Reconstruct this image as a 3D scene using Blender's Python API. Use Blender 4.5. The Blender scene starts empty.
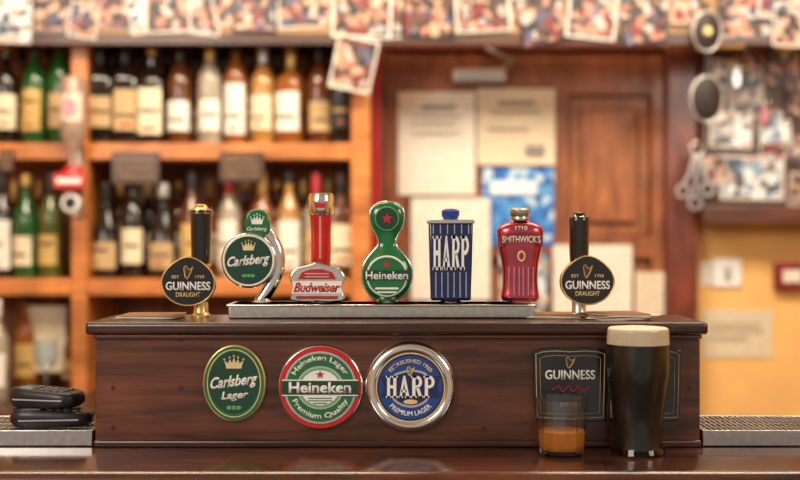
import bpy, bmesh, math, random
from mathutils import Matrix, Vector
random.seed(7)
S=bpy.context.scene
col=S.collection
F=1111.0; CZ=1.33
def X(px,d): return (px-400)*d/F
def Z(py,d): return CZ+(240-py)*d/F

# ---------------------------------------------------------------- materials
def _new(name):
    m=bpy.data.materials.new(name); m.use_nodes=True
    nt=m.node_tree; b=nt.nodes['Principled BSDF']; return m,nt,b
MC={}
def mat(name,c,rough=.5,metal=0,var=.12,scale=40,bump=0,trans=0,coat=0,ior=1.45,emit=0):
    if name in MC: return MC[name]
    m,nt,b=_new(name)
    b.inputs['Roughness'].default_value=rough
    b.inputs['Metallic'].default_value=metal
    b.inputs['IOR'].default_value=ior
    b.inputs['Transmission Weight'].default_value=trans
    b.inputs['Coat Weight'].default_value=coat
    tc=nt.nodes.new('ShaderNodeTexCoord'); n=nt.nodes.new('ShaderNodeTexNoise')
    n.inputs['Scale'].default_value=scale; n.inputs['Detail'].default_value=4
    nt.links.new(tc.outputs['Object'],n.inputs['Vector'])
    r=nt.nodes.new('ShaderNodeValToRGB')
    r.color_ramp.elements[0].position=.3; r.color_ramp.elements[1].position=.7
    r.color_ramp.elements[0].color=(*[max(0,x*(1-var)) for x in c],1)
    r.color_ramp.elements[1].color=(*[min(1,x*(1+var)) for x in c],1)
    nt.links.new(n.outputs['Fac'],r.inputs['Fac']); nt.links.new(r.outputs['Color'],b.inputs['Base Color'])
    if bump:
        bp=nt.nodes.new('ShaderNodeBump'); bp.inputs['Strength'].default_value=bump; bp.inputs['Distance'].default_value=.002
        nt.links.new(n.outputs['Fac'],bp.inputs['Height']); nt.links.new(bp.outputs['Normal'],b.inputs['Normal'])
    MC[name]=m; return m
def wood(name,c1,c2,rough=.35,st=(3,20,40),scale=1.5,coat=.3,bump=.15):
    m,nt,b=_new(name)
    tc=nt.nodes.new('ShaderNodeTexCoord'); mp=nt.nodes.new('ShaderNodeMapping'); mp.inputs['Scale'].default_value=st
    n=nt.nodes.new('ShaderNodeTexNoise'); n.inputs['Scale'].default_value=scale; n.inputs['Detail'].default_value=8; n.inputs['Roughness'].default_value=.65; n.inputs['Distortion'].default_value=.6
    r=nt.nodes.new('ShaderNodeValToRGB'); r.color_ramp.elements[0].position=.32; r.color_ramp.elements[1].position=.7
    r.color_ramp.elements[0].color=(*c1,1); r.color_ramp.elements[1].color=(*c2,1)
    nt.links.new(tc.outputs['Object'],mp.inputs['Vector']); nt.links.new(mp.outputs['Vector'],n.inputs['Vector'])
    n2=nt.nodes.new('ShaderNodeTexNoise'); n2.inputs['Scale'].default_value=7; n2.inputs['Detail'].default_value=5
    nt.links.new(tc.outputs['Object'],n2.inputs['Vector'])
    mr=nt.nodes.new('ShaderNodeMapRange'); mr.inputs[1].default_value=.3; mr.inputs[2].default_value=.7; mr.inputs[3].default_value=.6; mr.inputs[4].default_value=1.3
    nt.links.new(n2.outputs['Fac'],mr.inputs[0])
    vm=nt.nodes.new('ShaderNodeVectorMath'); vm.operation='SCALE'
    nt.links.new(n.outputs['Fac'],r.inputs['Fac']); nt.links.new(r.outputs['Color'],vm.inputs[0]); nt.links.new(mr.outputs[0],vm.inputs['Scale'])
    nt.links.new(vm.outputs[0],b.inputs['Base Color'])
    bp=nt.nodes.new('ShaderNodeBump'); bp.inputs['Strength'].default_value=bump; bp.inputs['Distance'].default_value=.001
    nt.links.new(n.outputs['Fac'],bp.inputs['Height']); nt.links.new(bp.outputs['Normal'],b.inputs['Normal'])
    b.inputs['Roughness'].default_value=rough; b.inputs['Coat Weight'].default_value=coat; b.inputs['Coat Roughness'].default_value=.15
    return m
def photo_mat(name,cols,scale=30):
    m,nt,b=_new(name)
    tc=nt.nodes.new('ShaderNodeTexCoord'); oi=nt.nodes.new('ShaderNodeObjectInfo')
    add=nt.nodes.new('ShaderNodeVectorMath'); add.operation='ADD'
    mul=nt.nodes.new('ShaderNodeMath'); mul.operation='MULTIPLY'; mul.inputs[1].default_value=37
    nt.links.new(oi.outputs['Random'],mul.inputs[0]); nt.links.new(tc.outputs['Object'],add.inputs[0]); nt.links.new(mul.outputs[0],add.inputs[1])
    nz=nt.nodes.new('ShaderNodeTexNoise'); nz.inputs['Scale'].default_value=45; nz.inputs['Detail'].default_value=3
    nt.links.new(add.outputs[0],nz.inputs['Vector'])
    sc_=nt.nodes.new('ShaderNodeVectorMath'); sc_.operation='SCALE'; sc_.inputs['Scale'].default_value=.035
    nt.links.new(nz.outputs['Color'],sc_.inputs[0])
    ad2=nt.nodes.new('ShaderNodeVectorMath'); ad2.operation='ADD'
    nt.links.new(add.outputs[0],ad2.inputs[0]); nt.links.new(sc_.outputs[0],ad2.inputs[1])
    v=nt.nodes.new('ShaderNodeTexVoronoi'); v.inputs['Scale'].default_value=scale
    nt.links.new(ad2.outputs[0],v.inputs['Vector'])
    sp=nt.nodes.new('ShaderNodeSeparateColor'); nt.links.new(v.outputs['Color'],sp.inputs[0])
    r=nt.nodes.new('ShaderNodeValToRGB'); r.color_ramp.interpolation='CONSTANT'
    els=r.color_ramp.elements
    while len(els)<len(cols): els.new(.5)
    for i,c in enumerate(cols): els[i].position=i/len(cols); els[i].color=(*c,1)
    nt.links.new(sp.outputs[0],r.inputs['Fac']); nt.links.new(r.outputs['Color'],b.inputs['Base Color'])
    b.inputs['Roughness'].default_value=.35
    return m
def paper_mat(name,c,ink=(.35,.33,.3),lines=60,k=.45):
    m,nt,b=_new(name)
    tc=nt.nodes.new('ShaderNodeTexCoord'); w=nt.nodes.new('ShaderNodeTexWave'); w.bands_direction='Z'; w.inputs['Scale'].default_value=lines/3
    n=nt.nodes.new('ShaderNodeTexNoise'); n.inputs['Scale'].default_value=45
    nt.links.new(tc.outputs['Object'],w.inputs['Vector']); nt.links.new(tc.outputs['Object'],n.inputs['Vector'])
    mu=nt.nodes.new('ShaderNodeMath'); mu.operation='MULTIPLY'; nt.links.new(w.outputs['Fac'],mu.inputs[0]); nt.links.new(n.outputs['Fac'],mu.inputs[1])
    r=nt.nodes.new('ShaderNodeValToRGB'); r.color_ramp.elements[0].position=.34; r.color_ramp.elements[1].position=.45
    r.color_ramp.elements[0].color=(*c,1); r.color_ramp.elements[1].color=(*[(1-k)*a+k*q for a,q in zip(c,ink)],1)
    nt.links.new(mu.outputs[0],r.inputs['Fac']); nt.links.new(r.outputs['Color'],b.inputs['Base Color']); b.inputs['Roughness'].default_value=.7
    return m

M_box=wood('dark_stained_wood',(.024,.0065,.004),(.17,.048,.020),rough=.34,coat=.25,scale=1.3)
M_lid=wood('dark_lid_wood',(.014,.005,.004),(.09,.027,.013),rough=.3,coat=.3)
M_counter=wood('counter_wood',(.020,.007,.005),(.14,.042,.022),rough=.18,coat=.5,bump=.05)
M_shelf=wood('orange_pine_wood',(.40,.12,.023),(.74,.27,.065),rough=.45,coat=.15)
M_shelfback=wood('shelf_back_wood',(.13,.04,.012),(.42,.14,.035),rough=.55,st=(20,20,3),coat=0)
M_door=wood('door_wood',(.16,.042,.012),(.37,.12,.036),rough=.4,st=(22,22,3))
M_doorp=wood('door_panel_wood',(.20,.055,.016),(.43,.15,.046),rough=.4,st=(22,22,3))
M_frame=wood('frame_wood',(.09,.016,.009),(.24,.052,.024),rough=.35,st=(22,22,3))
M_darkboard=wood('dark_board_wood',(.030,.012,.008),(.11,.042,.02),rough=.5)
M_steel=mat('brushed_steel',(.62,.60,.57),rough=.28,metal=1,scale=120)
M_chrome=mat('polished_chrome',(.82,.81,.79),rough=.12,metal=1,var=.03)
M_gold=mat('gold_paint',(.74,.50,.20),rough=.3,metal=.7)
M_goldf=mat('flat_gold_ink',(.78,.60,.30),rough=.45)
M_black=mat('glossy_black',(.010,.009,.010),rough=.15,coat=.6)
M_blackm=mat('satin_black_plastic',(.014,.014,.018),rough=.35,bump=.2)
M_green=mat('emerald_green_enamel',(.006,.15,.04),rough=.18,coat=.7)
M_dgreen=mat('dark_green_enamel',(.004,.052,.026),rough=.2,coat=.6)
M_lgreen=mat('pale_green_enamel',(.12,.42,.14),rough=.3,coat=.4)
M_white=mat('white_enamel',(.86,.85,.82),rough=.35,var=.03)
M_cream=mat('cream_enamel',(.80,.74,.60),rough=.4)
M_silverp=mat('silver_paint',(.58,.57,.55),rough=.35,metal=.5)
M_red=mat('red_enamel',(.50,.012,.016),rough=.22,coat=.6)
M_dred=mat('dull_red_ink',(.38,.02,.02),rough=.5)
M_redglass=mat('translucent_red_acrylic',(.62,.01,.015),rough=.12,coat=.8,trans=.2,var=.3,scale=25)
M_navy=mat('navy_enamel',(.006,.014,.085),rough=.2,coat=.6)
M_blue=mat('royal_blue_enamel',(.012,.055,.28),rough=.25,coat=.5)
M_maroon=mat('pinkish_maroon_metallic',(.55,.075,.115),rough=.24,metal=.85,coat=.6)
M_grey=mat('grey_enamel',(.42,.42,.42),rough=.4)
M_wall=mat('cream_plaster',(.84,.49,.17),rough=.8,scale=6,var=.08,bump=.3)
M_ceil=mat('ceiling_plaster',(.75,.68,.55),rough=.9,scale=6)
M_floor=wood('floor_wood',(.08,.04,.02),(.2,.1,.05),rough=.5)
M_glass=mat('clear_glass',(1,1,1),rough=.0,trans=1,var=0,ior=1.45)
M_tumbler=mat('pressed_tumbler_glass',(.97,.98,1),rough=.0,trans=1,var=0,ior=1.5)
M_stout=mat('black_stout',(.004,.002,.0015),rough=.35,coat=0)
M_foam=mat('cream_foam',(.86,.74,.55),rough=.7,scale=300,var=.06,bump=.2)
M_whisky=mat('amber_whiskey',(.90,.33,.05),rough=.1,trans=.25,var=.02,ior=1.36)
M_photo=photo_mat('photo_print_ink',[(.03,.02,.02),(.46,.21,.13),(.08,.09,.17),(.58,.36,.25),(.50,.46,.42),(.20,.03,.03),(.05,.03,.025),(.48,.26,.18),(.02,.03,.04),(.12,.06,.04)],48)
M_photo2=photo_mat('bluish_photo_print_ink',[(.25,.37,.50),(.70,.74,.78),(.06,.09,.14),(.45,.36,.30),(.80,.82,.82),(.10,.10,.10)],40)
M_poster=photo_mat('blue_poster_ink',[(.03,.15,.50),(.05,.22,.60),(.55,.70,.80),(.02,.10,.38),(.10,.32,.66),(.04,.20,.58)],42)
M_paper=paper_mat('printed_white_paper',(.80,.76,.66))
M_paper2=paper_mat('printed_cream_paper',(.75,.64,.45),lines=80)
M_pwhite=mat('photo_paper',(.70,.66,.59),rough=.4)

# ---------------------------------------------------------------- mesh tools
def fin(name,bm,smooth=True,ang=35):
    bmesh.ops.recalc_face_normals(bm,faces=bm.faces)
    me=bpy.data.meshes.new(name); bm.to_mesh(me); bm.free()
    if smooth:
        for p in me.polygons: p.use_smooth=True
        me.set_sharp_from_angle(angle=math.radians(ang))
    return me
def add(name,me,m,parent=None,loc=(0,0,0),rot=(0,0,0),label=None,bevel=0,seg=3):
    o=bpy.data.objects.new(name,me); me.name=name
    if not me.materials: me.materials.append(m)
    o.location=loc; o.rotation_euler=rot
    if parent: o.parent=parent
    col.objects.link(o)
    if label: o['label']=label
    if bevel:
        b=o.modifiers.new('Bevel','BEVEL'); b.width=bevel; b.segments=seg; b.limit_method='ANGLE'; b.angle_limit=math.radians(35)
    return o
def thing(name,label,cat,loc,rot=(0,0,0),group=None):
    e=bpy.data.objects.new(name,None); e.empty_display_size=.03
    e.location=loc; e.rotation_euler=rot; e['label']=label; e['category']=cat
    if group: e['group']=group
    col.objects.link(e); return e
def tag(o,label,cat,group=None):
    o['label']=label; o['category']=cat
    if group: o['group']=group
    return o
def struct(o): o['kind']='structure'; return o
def box_bm(bm,x0,x1,y0,y1,z0,z1):
    vs=[bm.verts.new(p) for p in [(x0,y0,z0),(x1,y0,z0),(x1,y1,z0),(x0,y1,z0),(x0,y0,z1),(x1,y0,z1),(x1,y1,z1),(x0,y1,z1)]]
    for f in [(0,3,2,1),(4,5,6,7),(0,1,5,4),(1,2,6,5),(2,3,7,6),(3,0,4,7)]: bm.faces.new([vs[i] for i in f])
def boxes(L,smooth=True):
    bm=bmesh.new()
    for b in L: box_bm(bm,*b)
    return fin('m',bm,smooth)
def box(x0,x1,y0,y1,z0,z1): return boxes([(x0,x1,y0,y1,z0,z1)])
def plate_bm(bm,pts,y0,y1):
    a=[bm.verts.new((x,y0,z)) for x,z in pts]; b=[bm.verts.new((x,y1,z)) for x,z in pts]
    bm.faces.new(a); bm.faces.new(b[::-1]); n=len(pts)
    for i in range(n): bm.faces.new([a[i],b[i],b[(i+1)%n],a[(i+1)%n]])
def plate(pts,y0,y1):
    bm=bmesh.new(); plate_bm(bm,pts,y0,y1); return fin('m',bm)
def plates(L):
    bm=bmesh.new()
    for p,a,b in L: plate_bm(bm,p,a,b)
    return fin('m',bm)
def ell(cx,cz,rx,rz,n=64,pw=2.0):
    o=[]
    for i in range(n):
        t=2*math.pi*i/n; c,s=math.cos(t),math.sin(t)
        o.append((cx+rx*math.copysign(abs(c)**(2/pw),c),cz+rz*math.copysign(abs(s)**(2/pw),s)))
    return o
def cat(pts,n=5):
    out=[]; P=[pts[0]]+list(pts)+[pts[-1]]
    for i in range(1,len(P)-2):
        p0,p1,p2,p3=P[i-1],P[i],P[i+1],P[i+2]
        for k in range(n):
            t=k/n
            out.append(tuple(.5*((2*b)+(-a+c)*t+(2*a-5*b+4*c-d)*t*t+(-a+3*b-3*c+d)*t**3) for a,b,c,d in zip(p0,p1,p2,p3)))
    out.append(tuple(pts[-1])); return out
def lathe(prof,seg=40,sx=1,sy=1,pw=2.0,arc=None,axis='Z',cx=0,cz=0,cy=0,close=False,ang=50):
    bm=bmesh.new(); rings=[]
    full=arc is None
    ns=seg if full else seg+1
    for r,z in prof:
        if r<1e-6 and full:
            rings.append([bm.verts.new((0,0,z))]); continue
        ring=[]
        for i in range(ns):
            t=2*math.pi*i/seg if full else arc[0]+(arc[1]-arc[0])*i/seg
            c,s=math.cos(t),math.sin(t)
            ring.append(bm.verts.new((sx*r*math.copysign(abs(c)**(2/pw),c),sy*r*math.copysign(abs(s)**(2/pw),s),z)))
        rings.append(ring)
    pairs=list(zip(rings,rings[1:]))
    if close: pairs.append((rings[-1],rings[0]))
    for a,b in pairs:
        if len(a)==1 and len(b)==1: continue
        for i in range(seg):
            j=(i+1)%seg if full else i+1
            if len(a)==1: bm.faces.new([a[0],b[i],b[j]])
            elif len(b)==1: bm.faces.new([a[i],a[j],b[0]])
            else: bm.faces.new([a[i],a[j],b[j],b[i]])
    if axis=='Y':
        bmesh.ops.rotate(bm,verts=bm.verts,cent=(0,0,0),matrix=Matrix.Rotation(math.radians(90),3,'X'))
    bmesh.ops.translate(bm,verts=bm.verts,vec=(cx,cy,cz))
    return fin('m',bm,ang=ang)
def tube_bm(bm,pts,r,ry=None,closed=False,y=0,seg=10):
    n=len(pts); rs=r if isinstance(r,(list,tuple)) else [r]*n
    rings=[]
    for i,(x,z) in enumerate(pts):
        if closed: a,b=pts[i-1],pts[(i+1)%n]
        else: a,b=pts[max(0,i-1)],pts[min(n-1,i+1)]
        tx,tz=b[0]-a[0],b[1]-a[1]; l=math.hypot(tx,tz) or 1; nx,nz=-tz/l,tx/l
        rr=rs[i]; yy=ry if ry else rr
        rings.append([bm.verts.new((x+nx*rr*math.cos(2*math.pi*k/seg),y+yy*math.sin(2*math.pi*k/seg),z+nz*rr*math.cos(2*math.pi*k/seg))) for k in range(seg)])
    for i in range(n if closed else n-1):
        a,b=rings[i],rings[(i+1)%n]
        for k in range(seg): bm.faces.new([a[k],a[(k+1)%seg],b[(k+1)%seg],b[k]])
    if not closed: bm.faces.new(rings[0][::-1]); bm.faces.new(rings[-1])
def tube(pts,r,ry=None,closed=False,y=0,seg=10):
    bm=bmesh.new(); tube_bm(bm,pts,r,ry,closed,y,seg); return fin('m',bm,ang=60)
def _text(s,bold,shear,thick):
    c=bpy.data.curves.new('t','FONT'); c.body=s; c.offset=bold; c.shear=shear; c.size=1; c.resolution_u=5; c.extrude=0
    o=bpy.data.objects.new('t',c); col.objects.link(o)
    bpy.context.view_layer.update()
    me=bpy.data.meshes.new_from_object(o.evaluated_get(bpy.context.evaluated_depsgraph_get()))
    bpy.data.objects.remove(o); bpy.data.curves.remove(c)
    me.materials.clear(); return me
def text(s,w,h,cx,cz,y,thick=.0006,bold=.02,shear=0,rot=0,arc=None,bottom=False,slant=0):
    me=_text(s,bold,shear,thick)
    xs=[v.co.x for v in me.vertices]; ys=[v.co.y for v in me.vertices]
    x0,x1,y0,y1=min(xs),max(xs),min(ys),max(ys)
    bm=bmesh.new(); bm.from_mesh(me); bpy.data.meshes.remove(me)
    for v in bm.verts:
        a=((v.co.x-x0)/(x1-x0)-.5)*w; b=((v.co.y-y0)/(y1-y0)-.5)*h
        if arc:
            R=arc
            if not bottom: r=R+b; t=a/R; px,pz=r*math.sin(t),r*math.cos(t)
            else: r=R-b; t=a/R; px,pz=r*math.sin(t),-r*math.cos(t)
        else:
            c,s_=math.cos(rot),math.sin(rot); b2=b+slant*a; px,pz=a*c-b2*s_,a*s_+b2*c
        v.co=(cx+px,y,cz+pz)
    g=bmesh.ops.extrude_face_region(bm,geom=list(bm.faces))
    for e in g['geom']:
        if isinstance(e,bmesh.types.BMVert): e.co.y-=thick
    return fin('m',bm,smooth=False)
def slab_letters(word,w,h,cx,cz,y,thick=.001):
    bm=bmesh.new(); n=len(word); cw=w/n
    for i,ch in enumerate(word):
        ox=cx-w/2+cw*i+cw*.04; W=cw*.92; oz=cz-h/2
        def q(L):
            plate_bm(bm,[(ox+a*W,oz+b*h) for a,b in L],y-thick,y)
        def r(a,b,c,d): q([(a,b),(c,b),(c,d),(a,d)])
        if ch=='H':
            r(.1,0,.36,1); r(.64,0,.9,1); r(.36,.43,.64,.57)
            for a in (.0,.54): r(a,0,a+.46,.09); r(a,.91,a+.46,1)
        if ch=='A':
            q([(.06,0),(.26,0),(.52,.8),(.42,1)]); q([(.42,1),(.58,1),(.96,0),(.66,0)]); r(.25,.25,.7,.37)
            r(0,0,.36,.09); r(.56,0,1.02,.09)
        if ch in 'RP':
            r(.1,0,.38,1); r(0,0,.48,.09); r(0,.91,.5,1)
            o=[];k=[]
            for j in range(13):
                t=math.pi/2-math.pi*j/12
                o.append((.5+.45*math.cos(t),.72+.28*math.sin(t))); k.append((.5+.19*math.cos(t),.72+.15*math.sin(t)))
            o=[(.38,1)]+o+[(.38,.44)]; k=[(.38,.87)]+k+[(.38,.57)]
            for j in range(len(o)-1): q([o[j],o[j+1],k[j+1],k[j]])
            if ch=='R': q([(.42,.46),(.66,.5),(1.0,0),(.70,0)]); r(.70,0,1.04,.09)
    return fin('m',bm,smooth=False)
def harp(w,h,cx,cz,y,th=.0006):
    bm=bmesh.new(); P=lambda a,b:(cx+(a-.5)*w,cz+(b-.5)*h)
    tube_bm(bm,cat([P(.08,.82),P(.14,.5),P(.2,.2),P(.38,.0)],4),w*.055,th,y=y,seg=6)
    tube_bm(bm,cat([P(.08,.82),P(.25,1),P(.45,.82),P(.7,.72),P(.98,.95)],4),w*.05,th,y=y,seg=6)
    tube_bm(bm,cat([P(.38,.0),P(.7,.4),P(.98,.95)],4),w*.075,th,y=y,seg=6)
    for i in range(5):
        a=.25+.13*i; tube_bm(bm,[P(a,.84-.02*i),P(a+.02,.14+.14*i)],w*.018,th*.7,y=y,seg=4)
    return fin('m',bm)
def star(r,cx,cz,y,th=.0008):
    return plate([(cx+(r if i%2==0 else r*.4)*math.sin(i*math.pi/5),cz+(r if i%2==0 else r*.4)*math.cos(i*math.pi/5)) for i in range(10)],y-th,y)
def crown(w,h,cx,cz,y,th=.0008):
    L=[(-.4,0),(.4,0),(.42,.25),(.5,.8),(.3,.5),(.22,.95),(.1,.55),(0,1.1),(-.1,.55),(-.22,.95),(-.3,.5),(-.5,.8),(-.42,.25)]
    bm=bmesh.new(); plate_bm(bm,[(cx+a*w,cz+(b-.5)*h) for a,b in L],y-th,y)
    for a in(-.5,-.22,0,.22,.5): plate_bm(bm,ell(cx+a*w,cz+((.9 if abs(a)>.4 else 1.1 if abs(a)>.1 else 1.25)-.5)*h,w*.05,w*.05,10),y-th,y)
    return fin('m',bm)

# ================================================================ ROOM
W0,W1=-2.6,2.6; YB=3.62
struct(add('floor',box(W0,W1,-1.5,YB,-.1,0),M_floor))
struct(add('ceiling',box(W0,W1,-1.5,YB,2.85,2.95),M_ceil))
struct(add('wall_back',box(W0,W1,YB,YB+.1,0,2.85),M_wall))
struct(add('wall_left',box(W0-.1,W0,-1.5,YB+.1,0,2.85),M_wall))
struct(add('wall_right',box(W1,W1+.1,-1.5,YB+.1,0,2.85),M_wall))
dx0,dx1=X(386,3.58),X(664,3.58); dt=Z(52,3.58)
e=bpy.data.objects.new('door_1',None); struct(e); e.location=(0,3.62,0); col.objects.link(e)
st=X(412,3.58)-dx0
xm0,xm1=X(548,3.58),X(568,3.58)
zr=[(0,.2),(.95,1.03),(Z(258,3.58),Z(236,3.58)),(Z(95,3.58),dt)]
L=[(dx0,dx0+st*.8,-.045,-.002,0,dt),(dx1-.04,dx1,-.045,-.002,0,dt),(xm0,xm1,-.044,-.002,0,dt)]+[(dx0,dx1,-.043,-.002,a,b) for a,b in zr]
add('stile_and_rail_frame',boxes(L),M_door,e,bevel=.003)
for i in range(3):
    for (a,b) in ((dx0+st*.8,xm0),(xm1,dx1-.04)):
        za,zb=zr[i][1],zr[i+1][0]
        bm=bmesh.new(); box_bm(bm,a,b,-.014,-.002,za,zb); m_=.045
        box_bm(bm,a+m_,b-m_,-.034,-.012,za+m_,zb-m_)
        add('panel',fin('m',bm),M_doorp,e,bevel=.006)
struct(add('trim_1',boxes([(X(371,3.56),dx0-.001,3.555,3.619,0,dt+.08),(dx1+.001,X(697,3.56),3.545,3.619,0,dt+.08),(X(371,3.56),X(697,3.56),3.55,3.619,dt+.001,dt+.08)]),M_frame,bevel=.006))
struct(add('trim_2',box(X(372,3.5),X(380,3.5),3.49,3.554,0,dt),mat('red_gloss_paint',(.42,.02,.02),rough=.3),bevel=.004))
t=thing('door_closer','silver hydraulic closer box fixed to top of wooden door','door closer',(X(480,3.5),3.575,Z(74,3.5)))
add('closer_body',box(-.085,.085,-.055,0,-.022,.022),M_steel,t,bevel=.008)
add('closer_arm',tube([(.05,.0),(.11,.05),(.02,.09)],.006,y=-.03),M_steel,t)

def sheet(px0,px1,py0,py1,d,m,label,name='paper_notice',cat_='notice',tilt=0):
    cx,cz=X((px0+px1)/2,d),Z((py0+py1)/2,d); w=(px1-px0)*d/F/2; h=(py1-py0)*d/F/2
    bm=bmesh.new()
    g=[[bm.verts.new((-w+2*w*i/4,-.0035*math.sin(i*1.3+px0)*(j/4)-.001*j,-h+2*h*j/4)) for i in range(5)] for j in range(5)]
    g2=[[bm.verts.new((v.co.x,v.co.y-.0012,v.co.z)) for v in r] for r in g]
    for G in(g,g2):
        for j in range(4):
            for i in range(4): bm.faces.new([G[j][i],G[j][i+1],G[j+1][i+1],G[j+1][i]])
    o=add(name,fin('m',bm),m,loc=(cx,d,cz),rot=(0,tilt,0)); tag(o,label,cat_); return o
dd=3.572
inkm=mat('grey_print_ink',(.22,.20,.19),rough=.6)
def ink(o,L,m=inkm):
    add('printed_lines',boxes([(a*1.0,b,-.0105,-.0095,c,e_) for a,b,c,e_ in L]),m,o)
o=sheet(398,475,92,195,dd,M_paper,'large white printed notice pinned on wooden door')
ink(o,[(-.05,.06,.11,.122),(-.08,.08,.085,.09),(-.08,.06,.06,.064),(-.08,.075,.03,.034)])
o=sheet(477,555,89,165,dd,M_paper2,'cream certificate sheet pinned on wooden door')
ink(o,[(-.06,.06,.07,.082),(-.08,.08,.045,.05),(-.09,.04,-.01,-.005),(.03,.09,-.09,-.06)])
o=sheet(482,554,168,246,dd,M_poster,'blue and white poster stuck on wooden door',name='poster',cat_='poster')
add('printed_band',box(-.09,.06,-.0105,-.0095,.04,.085),mat('poster_white_ink',(.7,.8,.85),rough=.5),o)
sheet(411,490,198,300,dd-.002,M_paper,'white printed sheet hanging low on wooden door')
sheet(553,632,245,316,dd,M_paper,'wide white notice on lower door panel')
sheet(635,664,272,318,dd,M_paper2,'small cream note on door edge')
sheet(500,548,252,330,dd-.003,M_photo2,'pale blue printed leaflet on wooden door',name='leaflet',cat_='leaflet')
o=sheet(703,772,309,358,3.617,M_paper2,'faded cream notice taped to yellow wall')
ink(o,[(-.09,.07,.03,.035),(-.09,.08,.01,.015),(-.09,.03,-.015,-.01)],mat('faded_ink',(.5,.4,.28),rough=.6))
o=sheet(700,711,262,285,3.617,M_paper,'tiny white card taped beside light switch')
t=thing('light_switch','white plastic light switch on yellow plaster wall','light switch',(X(728,3.6),3.62,Z(273,3.6)))
add('switch_plate',box(-.047,.047,-.012,0,-.047,.047),M_white,t,bevel=.004)
add('rocker',box(-.012,.012,-.02,-.012,-.02,.02),M_grey,t,bevel=.002)
t=thing('alarm_box','dark red call point box with white face on yellow wall','alarm',(X(790,3.6),3.62,Z(276,3.6)))
add('box_housing',box(-.05,.05,-.04,0,-.045,.045),mat('dark_red_plastic',(.22,.015,.02),rough=.4),t,bevel=.005)
add('face_plate',box(-.03,.03,-.044,-.04,-.02,.02),M_cream,t,bevel=.001)

# ================================================================ BACK BAR
d=3.3
sx0,sx1=-1.75,X(370,d)
zs1,zs2=Z(143,d),Z(279,d); th=.05; zct=.87
t=thing('back_bar_shelving','orange pine shelving unit holding spirit bottles against wall','shelf',(0,3.3,zct))
zt=Z(30,d)-zct
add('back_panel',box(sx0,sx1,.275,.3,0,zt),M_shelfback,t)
for a,b in ((sx0,sx0+.05),(X(71,d),X(87,d)),(X(351,d),sx1)):
    add('upright',box(a,b,0,.275,0,zt),M_shelf,t,bevel=.004)
for z in (zs1,zs2):
    for a,b in ((sx0+.05,X(71,d)),(X(87,d),X(351,d))):
        add('shelf',box(a,b,.004,.275,z-zct-th,z-zct),M_shelf,t,bevel=.005)
add('cornice',box(sx0,sx1,-.02,.3,zt,zt+.05),M_shelf,t,bevel=.008)
t=thing('back_counter','dark wooden cabinet counter beneath the bottle shelving','cabinet',(0,3.0,0))
add('counter_top',box(-1.8,-.12,-.02,.6,.83,.87),M_darkboard,t,bevel=.006)
add('cabinet_body',box(-1.78,-.14,.03,.6,0,.83),M_darkboard,t)
for i in range(3):
    a=-1.74+i*.53
    dr=add('door',box(a,a+.5,.005,.03,.06,.79),M_box,t,bevel=.005)
    add('knob',lathe([(0,.03),(.012,.028),(.014,.018),(.006,.008),(.006,0)],16,axis='Y',cx=a+.45,cz=.5,cy=.005),M_gold,dr)

hz1=Z(-25,3.26)
t=add('picture_rail_board',box(-1.75,1.75,3.25,3.275,Z(43,3.26),hz1),mat('tan_header_paint',(.36,.21,.10),rough=.7,scale=8)); tag(t,'long tan header board covered with photographs','board')
add('ledge_moulding',box(-1.75,1.75,3.2488,3.25,Z(45,3.26),Z(34,3.26)),M_darkboard,t,bevel=.0003)
add('header_bracket',boxes([(.97,1.02,3.275,3.62,Z(18,3.28),hz1)]),M_darkboard,t)
add('header_bracket',boxes([(1.70,1.75,3.275,3.62,Z(18,3.28),hz1)]),M_darkboard,t)

def photo(px,py,w,h,tilt,d,blue=False,dark=False,grp='photographs on the header board',lab=None,back=None):
    s=d/F; w*=s/2; h*=s/2; tilt=math.radians(tilt)
    e=thing('photograph',lab or ('bluish snapshot with white border pinned on board' if blue else 'dark group snapshot pinned on board' if dark else 'colour snapshot of people with white border pinned up'),'photograph',(X(px,d),d,Z(py,d)),(0,tilt,0),grp)
    bm=bmesh.new(); nx=6; cur=random.uniform(-.0012,.0012)
    rows=[]
    for y0 in(0,-.0007):
        rows.append([[bm.verts.new((-w+2*w*i/nx,y0-.0002-abs(cur)*((i/nx-.5)*2)**2,zz)) for i in range(nx+1)] for zz in(-h,h)])
    for G in rows:
        for i in range(nx): bm.faces.new([G[0][i],G[0][i+1],G[1][i+1],G[1][i]])
    add('photo_paper',fin('m',bm),M_pwhite if not dark else M_black,e)
    bm=bmesh.new(); k=.9
    g=[[bm.verts.new(((-w+2*w*i/nx)*k,-.0013-abs(cur)*((i/nx-.5)*2)**2,zz*k)) for i in range(nx+1)] for zz in(-h,h)]
    for i in range(nx): bm.faces.new([g[0][i],g[0][i+1],g[1][i+1],g[1][i]])
    add('printed_image',fin('m',bm),M_photo2 if blue else M_photo,e)
    if back:
        dp=back-d+.006
        add('push_pin',lathe([(0,.006),(.004,.0055),(.0045,.003),(.0025,.0015),(.0008,.001),(.0008,-dp),(0,-dp)],12,axis='Y',cz=h*.9),M_red if random.random()<.5 else M_gold,e)
    return e
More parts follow.
